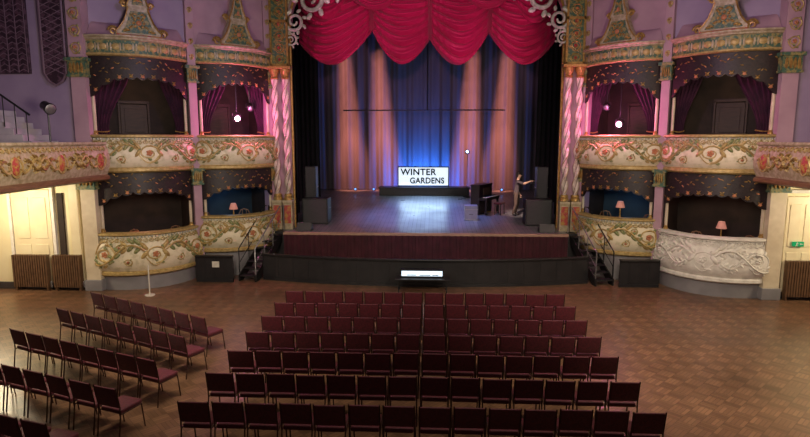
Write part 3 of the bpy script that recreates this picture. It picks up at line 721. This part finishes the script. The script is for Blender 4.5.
for x,zb_ in ((-2.02,8.80),(.15,8.45),(2.35,8.70)):
    make('gathered_fall',MB().grid(lambda u,v:(x+(u-.5)*(.34-.10*math.sin(v*pi*.6)),21.82-.13*math.sin(u*pi)-.05*math.sin(u*2*pi*4.5),10.75-(10.75-zb_)*v),54,8),'velvet',fc,smooth=True,fix=False)

fb=thing('lighting_bar','thin black horizontal bar hung on cable above stage','lighting bar',(0,29.0,0))
make('bar',MB().tube([(-4.3,0,6.25),(3.9,0,6.25)],.035,8),'blackm',fb,smooth=True)
make('suspension_cable',MB().tube([(.0,0,6.25),(.0,0,12.59)],.035,6),'blackm',fb)
pl=make('sign_plinth',MB().b2(-2.5,2.2,-.3,.5,0,.38).b2(-2.55,2.25,-.35,.55,.38,.44),'blackp',loc=(0,29.5,zst(29.2)),bevel=.01,label='low dark platform beneath lit sign',cat='platform')
sg_=thing('illuminated_sign','white lit sign reading WINTER GARDENS in black capitals','sign',(-.2,29.5,zst(29.2)+.44))
make('sign_board',MB().b2(-1.30,1.30,0,.08,.08,1.02),'signwhite',sg_,bevel=.01)
fr=MB().b2(-1.35,-1.30,-.02,.1,.0,1.07).b2(1.30,1.35,-.02,.1,0,1.07).b2(-1.35,1.35,-.02,.1,.03,.08).b2(-1.35,1.35,-.02,.1,1.02,1.07)
make('sign_frame',fr,'blackm',sg_)
def text(body,size,loc,parent,sx=1.0):
    cu=bpy.data.curves.new('t','FONT'); cu.body=body; cu.size=size; cu.extrude=.008; cu.align_x='CENTER'; cu.offset=.013; cu.space_character=1.06
    o=bpy.data.objects.new('t',cu); COL.objects.link(o); dg=bpy.context.evaluated_depsgraph_get(); dg.update()
    me=bpy.data.meshes.new_from_object(o.evaluated_get(dg)); bpy.data.objects.remove(o)
    me.materials.clear(); me.materials.append(M['ink'])
    r=bpy.data.objects.new('lettering',me); COL.objects.link(r); r.parent=parent; r.location=loc; r.rotation_euler=(pi/2,0,0); r.scale=(sx,1,1); return r
text('WINTER',.47,(-.26,-.02,.63),sg_,1.0)
text('GARDENS',.43,(.20,-.02,.19),sg_,.90)

tb=thing('folding_table','black folding table before orchestra pit rail','table',(0,17.25,0))
make('table_top',MB().b2(-.85,.85,-.3,.3,.42,.46),'blackp',tb,bevel=.01)
for x in (-.75,.75):
    for y in (-.24,.24): make('leg',MB().tube([(x,y,.42),(x,y,0)],.018,6),'blackm',tb)
sn=thing('light_bar_screen','long low bluish-white lit screen lying on table','screen',(.0,17.25,.46))
make('housing',MB().b2(-.70,.66,-.08,.1,0,.27),'blackm',sn,bevel=.01)
make('display_panel',MB().b2(-.66,.62,-.095,-.075,.06,.22),'screen',sn)
for a,b_ in ((-.5,-.2),(-.1,.25),(.3,.5)): make('display_marking',MB().b2(a,b_,-.1,-.09,.08,.105),'ink',sn)

def speaker(loc,w,d,h,rz,label,name='loudspeaker'):
    t=thing(name,label,'speaker',loc,rz)
    make('cabinet',MB().b2(-w/2,w/2,-d/2,d/2,0,h),'blackp',t,bevel=.02)
    make('grille',MB().b2(-w/2+.05,w/2-.05,-d/2-.02,-d/2,.05,h-.05),'grille',t,bevel=.01)
    for s in (-1,1): make('handle',MB().tube([(s*(w/2+.01),-.08,h*.6),(s*(w/2+.03),-.08,h*.62),(s*(w/2+.03),.08,h*.62),(s*(w/2+.01),.08,h*.6)],.012,5),'steel',t)
    return t
for sg,cx in ((-1,-4.28),(1,4.36)):
    speaker((cx,21.85,zst(21.85)),1.0,.75,1.0,0,'bulky black bass loudspeaker cabinet standing on stage edge')
    speaker((sg*4.66,22.75,zst(22.75)),.44,.5,2.15,0,'tall narrow black column loudspeaker behind bass cabinet')
    t=thing('monitor_wedge','small black wedge stage monitor on stage edge','speaker',(sg*4.45,20.45,zst(20.45)))
    make('cabinet',MB().add([(-.28,-.2,0),(.28,-.2,0),(.28,.2,0),(-.28,.2,0),(-.28,-.1,.3),(.28,-.1,.3),(.28,.12,.12),(-.28,.12,.12)],[(0,1,2,3),(4,5,6,7),(0,1,5,4),(1,2,6,5),(2,3,7,6),(3,0,4,7)]),'blackp',t,bevel=.01)
    make('grille',MB().add([(-.25,-.08,.285),(.25,-.08,.285),(.25,.1,.145),(-.25,.1,.145),(-.25,-.08,.30),(.25,-.08,.30),(.25,.1,.16),(-.25,.1,.16)],[(0,1,2,3),(4,5,6,7),(0,1,5,4),(1,2,6,5),(2,3,7,6),(3,0,4,7)]),'grille',t)
pn=thing('upright_piano','dark polished upright piano on stage','piano',(2.55,24.3,zst(24.3)),math.radians(62))
make('case_body',MB().b2(-.7,.7,-.05,.35,0,1.22).b2(-.73,.73,-.07,.38,1.22,1.26),'piano',pn,bevel=.015)
make('keybed',MB().b2(-.7,.7,-.4,-.05,.6,.72),'piano',pn,bevel=.01)
kb=MB()
for i in range(40): kb.b2(-.62+i*.031,-.62+i*.031+.028,-.37,-.18,.72,.74)
for i in range(39):
    if i%7 not in (2,6): kb.b2(-.60+i*.031,-.60+i*.031+.016,-.29,-.18,.735,.755,mi=1)
make('keyboard',kb,['ivory','ink'],pn)
for s in (-1,1): make('leg',MB().b2(s*.64-.04,s*.64+.04,-.38,-.3,0,.6),'piano',pn,bevel=.01)
make('music_desk',MB().b2(-.35,.35,-.09,-.06,.8,1.1),'dwood',pn,bevel=.01)
for x in (-.15,.15): make('pedal',MB().b2(x-.02,x+.02,-.2,-.05,.04,.06),'gold',pn)
so=thing('piano_stool','small dark padded piano stool','stool',(3.15,23.9,zst(23.9)),math.radians(62))
make('seat',MB().b2(-.25,.25,-.17,.17,.45,.53),'seat',so,bevel=.02)
for x in (-.2,.2):
    for y in (-.12,.12): make('leg',MB().tube([(x,y,.45),(x*1.1,y*1.1,0)],.018,6),'piano',so)
cs=thing('equipment_case','grey flight case with metal corners standing on stage','case',(1.85,22.7,zst(22.7)+.0))
make('case_body',MB().b2(-.26,.26,-.2,.2,.03,.6),'case',cs,bevel=.015)
make('lid_trim',MB().b2(-.27,.27,-.21,.21,.42,.45),'steel',cs)
make('base_trim',MB().b2(-.27,.27,-.21,.21,.0,.04),'steel',cs)
make('handle',MB().tube([(-.08,-.21,.25),(-.08,-.25,.25),(.08,-.25,.25),(.08,-.21,.25)],.01,5),'blackm',cs)
ms=thing('tripod_stand','black tripod stand with flat tray on stage','stand',(4.56,23.45,zst(23.45)))
make('tray',MB().b2(-.2,.2,-.15,.15,1.38,1.41).b2(-.2,.2,.13,.15,1.41,1.55),'blackm',ms,bevel=.005)
make('pole',MB().tube([(0,0,.4),(0,0,1.38)],.018,6),'blackm',ms)
for k in range(3):
    q=k*2*pi/3+.3; make('leg',MB().tube([(0,0,.6),(.3*math.cos(q),.3*math.sin(q),0)],.012,5),'blackm',ms)

for a in (-3.9,-2.9,3.1,4.0):
    lantern((a,30.2,zst(30.2)+.2),(a*.6,20,2.6),'dimblue',r=.06,l=.2,label='small black floor lantern glowing blue at foot of backcloth',hang=False)
bl=lantern((2.05,28.8,4.18),(0,18,2),'blueglow',r=.075,l=.2,label='small lantern glowing blue on a pole at the stage',hang=False)
make('lamp_pole',MB().tube([(0,0,-.15),(0,0,-4.18+zst(28.8)+.02)],.014,6).lathe([(.2,-4.18+zst(28.8)+.02),(.2,-4.18+zst(28.8)+.05),(.03,-4.18+zst(28.8)+.07)],(0,0,0),12),'blackm',bl)

# ------------------------------------------------------------ person
def person(loc,rz,scale):
    J={'pel':((0,0,.95),.125),'sp':((.01,0,1.10),.118),'ch':((.04,0,1.28),.140),'nb':((.06,0,1.43),.075),'nk':((.075,0,1.52),.055),
       'hd':((.10,0,1.61),.088),'ht':((.095,0,1.70),.084),
       'cl':((.05,.09,1.38),.085),'cr':((.05,-.09,1.38),.085),
       'sl':((.04,.19,1.39),.065),'el':((.02,.25,1.12),.048),'wl':((.12,.26,.90),.030),'pl':((.14,.26,.83),.032),
       'sr':((.06,-.19,1.39),.065),'er':((.32,-.22,1.33),.048),'wr':((.56,-.16,1.43),.030),'pr':((.63,-.15,1.44),.032),
       'hl':((0,.10,.88),.108),'kl':((.05,.11,.49),.068),'al':((-.03,.12,.09),.046),'tl':((.13,.14,.04),.038),
       'hr':((0,-.10,.88),.108),'kr':((.0,-.12,.49),.068),'ar':((-.12,-.13,.09),.046),'tr':((.04,-.15,.04),.038)}
    E=[('pel','sp'),('sp','ch'),('ch','nb'),('nb','nk'),('nk','hd'),('hd','ht'),('ch','cl'),('cl','sl'),('sl','el'),('el','wl'),('wl','pl'),
       ('ch','cr'),('cr','sr'),('sr','er'),('er','wr'),('wr','pr'),('pel','hl'),('hl','kl'),('kl','al'),('al','tl'),('pel','hr'),('hr','kr'),('kr','ar'),('ar','tr')]
    for sd in ('l','r'):
        p=Vector(J['p'+sd][0])
        if sd=='r': f=Vector((1,0,-.05)); w=Vector((0,1,0)); c=Vector((0,0,-1))
        else: f=Vector((.15,0,-1)); w=Vector((1,0,0)); c=Vector((0,-1,0))
        for k in range(4):
            o=w*((k-1.5)*.022); ln=(.07,.08,.075,.055)[k]
            for nm,q,r in (('a',p+o+f*.04,.009),('b',p+o*1.1+f*(.04+ln*.5),.008),('c',p+o*1.1+f*(.03+ln)+c*.02,.007)): J['f%s%d%s'%(sd,k,nm)]=(tuple(q),r)
            E+=[('p'+sd,'f%s%da'%(sd,k)),('f%s%da'%(sd,k),'f%s%db'%(sd,k)),('f%s%db'%(sd,k),'f%s%dc'%(sd,k))]
        J['t%sa'%sd]=(tuple(p+w*.045),.010); J['t%sb'%sd]=(tuple(p+w*.06+f*.04),.009)
        E+=[('p'+sd,'t%sa'%sd),('t%sa'%sd,'t%sb'%sd)]
    keys=list(J); idx={k:i for i,k in enumerate(keys)}
    me=bpy.data.meshes.new('pm'); me.from_pydata([J[k][0] for k in keys],[(idx[a],idx[b]) for a,b in E],[])
    o=bpy.data.objects.new('pm',me); COL.objects.link(o)
    o.modifiers.new('skin','SKIN')
    sv=me.skin_vertices[0].data if len(me.skin_vertices) else None
    if sv:
        for k in keys: r=J[k][1]; sv[idx[k]].radius=(r,r)
        sv[idx['pel']].use_root=True
    s=o.modifiers.new('sub','SUBSURF'); s.levels=3; s.render_levels=3
    dg=bpy.context.evaluated_depsgraph_get(); dg.update()
    m2=bpy.data.meshes.new_from_object(o.evaluated_get(dg)); bpy.data.objects.remove(o)
    m2.materials.clear()
    for m in ('skin','shirt','trouser','shoe'): m2.materials.append(M[m])
    for p in m2.polygons:
        c=p.center; p.use_smooth=True
        arm=(c.y>.2 and c.z<1.10) or c.x>.28
        if c.z<.1: p.material_index=3
        elif arm: p.material_index=0
        elif c.z<.97: p.material_index=2
        elif c.z<1.47: p.material_index=1
        else: p.material_index=0
    t=thing('person','person in dark short-sleeved top and brown trousers reaching towards a stand','person',loc,rz)
    t.scale=(scale,)*3
    bo=bpy.data.objects.new('body',m2); COL.objects.link(bo); bo.parent=t
    make('hair',MB().ell((.070,0,1.71),.10,.093,.09,14,8).ell((.040,0,1.645),.070,.083,.08,12,7),'hair',t,smooth=True)
    make('nose',MB().ell((.190,0,1.635),.018,.012,.024,8,5),'skin',t,smooth=True)
    for y in (-.03,.03): make('eye',MB().ell((.178,y,1.66),.010,.013,.009,8,5),'ink',t,smooth=True)
    for y in (-.082,.082): make('ear',MB().ell((.09,y,1.645),.022,.012,.032,8,5),'skin',t,smooth=True)
    make('mouth',MB().ell((.182,0,1.597),.008,.024,.006,8,4),'orange',t,smooth=True)
person((3.80,23.6,zst(23.6)),math.radians(-12),1.04)

# ------------------------------------------------------------ auditorium chairs
def rbox(name,x0,x1,y0,y1,z0,z1,bw,m,parent,shear=0):
    bm=bmesh.new(); bmesh.ops.create_cube(bm,size=1)
    for v in bm.verts:
        v.co=Vector(((x0+x1)/2+v.co.x*(x1-x0),(y0+y1)/2+v.co.y*(y1-y0),(z0+z1)/2+v.co.z*(z1-z0)))
    bmesh.ops.bevel(bm,geom=bm.edges[:],offset=bw,segments=3,profile=.6,affect='EDGES')
    for v in bm.verts: v.co.y-= shear*(v.co.z-z0)
    me=bpy.data.meshes.new(name); bm.to_mesh(me); bm.free(); me.materials.append(M[m])
    me.polygons.foreach_set('use_smooth',[True]*len(me.polygons))
    o=bpy.data.objects.new(name,me); COL.objects.link(o); o.parent=parent; return o
CH='dark maroon upholstered banquet chair with bronze tubular legs'
c0=thing('banquet_chair',CH,'chair',(0,0,0),0,'maroon audience chairs in centre block')
rbox('seat',-.215,.215,-.2,.24,.41,.49,.028,'seat',c0)
rbox('backrest',-.220,.220,-.232,-.195,.53,.875,.016,'seat',c0,shear=.18)
for x in (-.229,.229):
    make('leg',MB().tube([(x,-.28,0),(x,-.22,.42),(x,-.225,.55),(x,-.285,.89)],.012,6),'leg',c0,smooth=True)
    make('leg',MB().tube([(x,-.2,.42),(x,.2,.42),(x,.25,0)],.012,6),'leg',c0,smooth=True)
first=True
rr=random.Random(3)
for r in range(7):
    y=13.95-r*1.03+.25
    for i in range(14):
        x=-3.24+ (i)*.512 + (.010 if i>=7 else -.010) + rr.uniform(-.004,.004)
        yy=y+rr.uniform(-.025,.025); rz=rr.uniform(-.02,.02)
        if first: c0.location=(x,yy,0); c0.rotation_euler=(0,0,rz); first=False
        else: clone(c0,(x,yy,0),rz)
rows=[((-8.5,13.65),(-4.62,11.62),8),((-8.45,12.25),(-4.55,10.45),8),((-8.45,10.8),(-4.55,9.25),8),((-8.8,9.55),(-4.6,8.1),8),((-9.1,8.15),(-4.95,7.0),8)]
for a,b,n in rows:
    a=Vector(a);b=Vector(b); d=b-a; rz=math.atan2(d.y,d.x)
    for i in range(n):
        t=(i+.5)/n; p=a+d*t; nrm=Vector((-math.sin(rz),math.cos(rz)))*.25
        c=clone(c0,(p.x+nrm.x,p.y+nrm.y,0),rz+rr.uniform(-.03,.03)); c['group']='maroon audience chairs in angled block'
        c['label']='dark maroon upholstered banquet chair in an angled row on parquet'

# ------------------------------------------------------------ lights
def area(n,loc,tgt,size,e,col,sy=None):
    l=bpy.data.lights.new(n,'AREA'); l.energy=e; l.color=col; l.size=size
    if sy: l.shape='RECTANGLE'; l.size_y=sy
    o=bpy.data.objects.new(n,l); COL.objects.link(o); o.location=loc
    o.rotation_euler=(Vector(tgt)-Vector(loc)).to_track_quat('-Z','Y').to_euler(); return o
def spot(n,loc,tgt,ang,e,col,blend=.5,r=.1):
    l=bpy.data.lights.new(n,'SPOT'); l.energy=e; l.color=col; l.spot_size=math.radians(ang); l.spot_blend=blend; l.shadow_soft_size=r
    o=bpy.data.objects.new(n,l); COL.objects.link(o); o.location=loc
    o.rotation_euler=(Vector(tgt)-Vector(loc)).to_track_quat('-Z','Y').to_euler(); return o
def point(n,loc,e,col,r=.15):
    l=bpy.data.lights.new(n,'POINT'); l.energy=e; l.color=col; l.shadow_soft_size=r
    o=bpy.data.objects.new(n,l); COL.objects.link(o); o.location=loc; return o
area('house_light',(1.5,8,11.5),(1.5,9.5,0),7,390,(1,.84,.66))
area('house_light_right',(9.5,10,7.5),(9,12.5,0),3,210,(1,.74,.52))
area('house_light_left',(-8.5,10,7),(-9,12,0),3,70,(1,.80,.62))
spot('wash_left',(1,7,10),(-9.5,17.5,7.8),48,1150,(.58,.42,1.0),.7,.4)
spot('wash_right',(-1,7,10),(9.5,17.5,7.8),48,1150,(.86,.42,.95),.7,.4)
spot('front_festoon',(0,9,7.0),(0,22,9.6),40,2900,(1,.42,.66),.5,.15)
for sg in (-1,1):
    spot('pros_pink',(sg*2.5,15.5,8.5),(sg*6.0,21,5.2),38,700,(1,.45,.66),.8,.2)
    area('front_fill',(sg*4,9,5.0),(sg*9,18,2.2),1.4,330,(1,.84,.66))
    point('recess_light',(sg*12.6,15.2,3.0),290,(1,.84,.54),.3)
point('lantern_glow_l',inbay(1,.0,-1.0,5.6),190,(1,.16,.52),.12)
point('lantern_glow_r',inbay(2,.05,-1.0,5.4),190,(1,.16,.50),.12)
for i in range(4):
    point('box_low',inbay(i,0,.5,2.7 if i in (1,2) else 2.5),6 if i in(0,3) else 7,(1,.5,.35) if i in(0,3) else (.2,.5,1),.2)
    point('box_up',inbay(i,.2,.7,6.4),6,(1,.55,.35),.2)
# four tall beams from lanterns hung above the backcloth
for xt,xb in ((-4.75,-4.15),(-2.85,-2.35),(2.55,2.15),(4.45,3.95)):
    for el in (43,48,53,58,63,67.5,71.5):
        e=math.radians(el); tz=11.8-2.9*math.tan(e); r=2.9/math.cos(e); f=(11.8-tz)/9.0
        spot('beam_light',(xt,28.4,11.8),(xt+(xb-xt)*f,31.3,tz),14.5,20*r**3,(1,.30,.19),1.0,.05)
area('blue_wash',(-.1,30.5,zst(30)+.08),(-.1,31.35,3.0),3.4,110,(.02,.12,1.0),.3)
area('blue_wash_centre',(-.2,30.25,2.1),(-.2,31.4,3.2),1.6,420,(.03,.22,1.0),.3)
spot('blue_cloth',(-.1,25.2,11.6),(-.1,31.3,2.9),24,1300,(.03,.16,1.0),1.0,.2)
spot('stage_blue_top',(0,22.7,11.5),(0,23.4,1.6),42,6000,(.22,.34,1.0),.9,.5)
spot('stage_blue_rear',(0,24.6,11.8),(0,26.8,1.9),26,9000,(.24,.42,1.0),.9,.5)
spot('stage_front_violet',(0,14,11),(0,22.3,1.5),34,1300,(.62,.50,1.0),.8,.4)
spot('person_light',(1.5,17,9),(3.9,23.6,2.3),10,5500,(1,.70,.56),.8,.2)
area('sign_glow',(-.2,29.2,zst(29)+1.0),(-.2,27,0.5),2.4,40,(.5,.75,1),.5)
w=bpy.data.worlds.new('world'); sc.world=w; w.use_nodes=True
w.node_tree.nodes['Background'].inputs[0].default_value=(.50,.40,.66,1); w.node_tree.nodes['Background'].inputs[1].default_value=.036

# ------------------------------------------------------------ camera
cd=bpy.data.cameras.new('camera'); cd.lens=24.9; cd.sensor_width=36; cd.clip_end=200
cam=bpy.data.objects.new('camera',cd); COL.objects.link(cam); cam.location=(.3,0,4.75)
cam.rotation_euler=(math.radians(90-7.98),0,math.radians(2.84)); sc.camera=cam
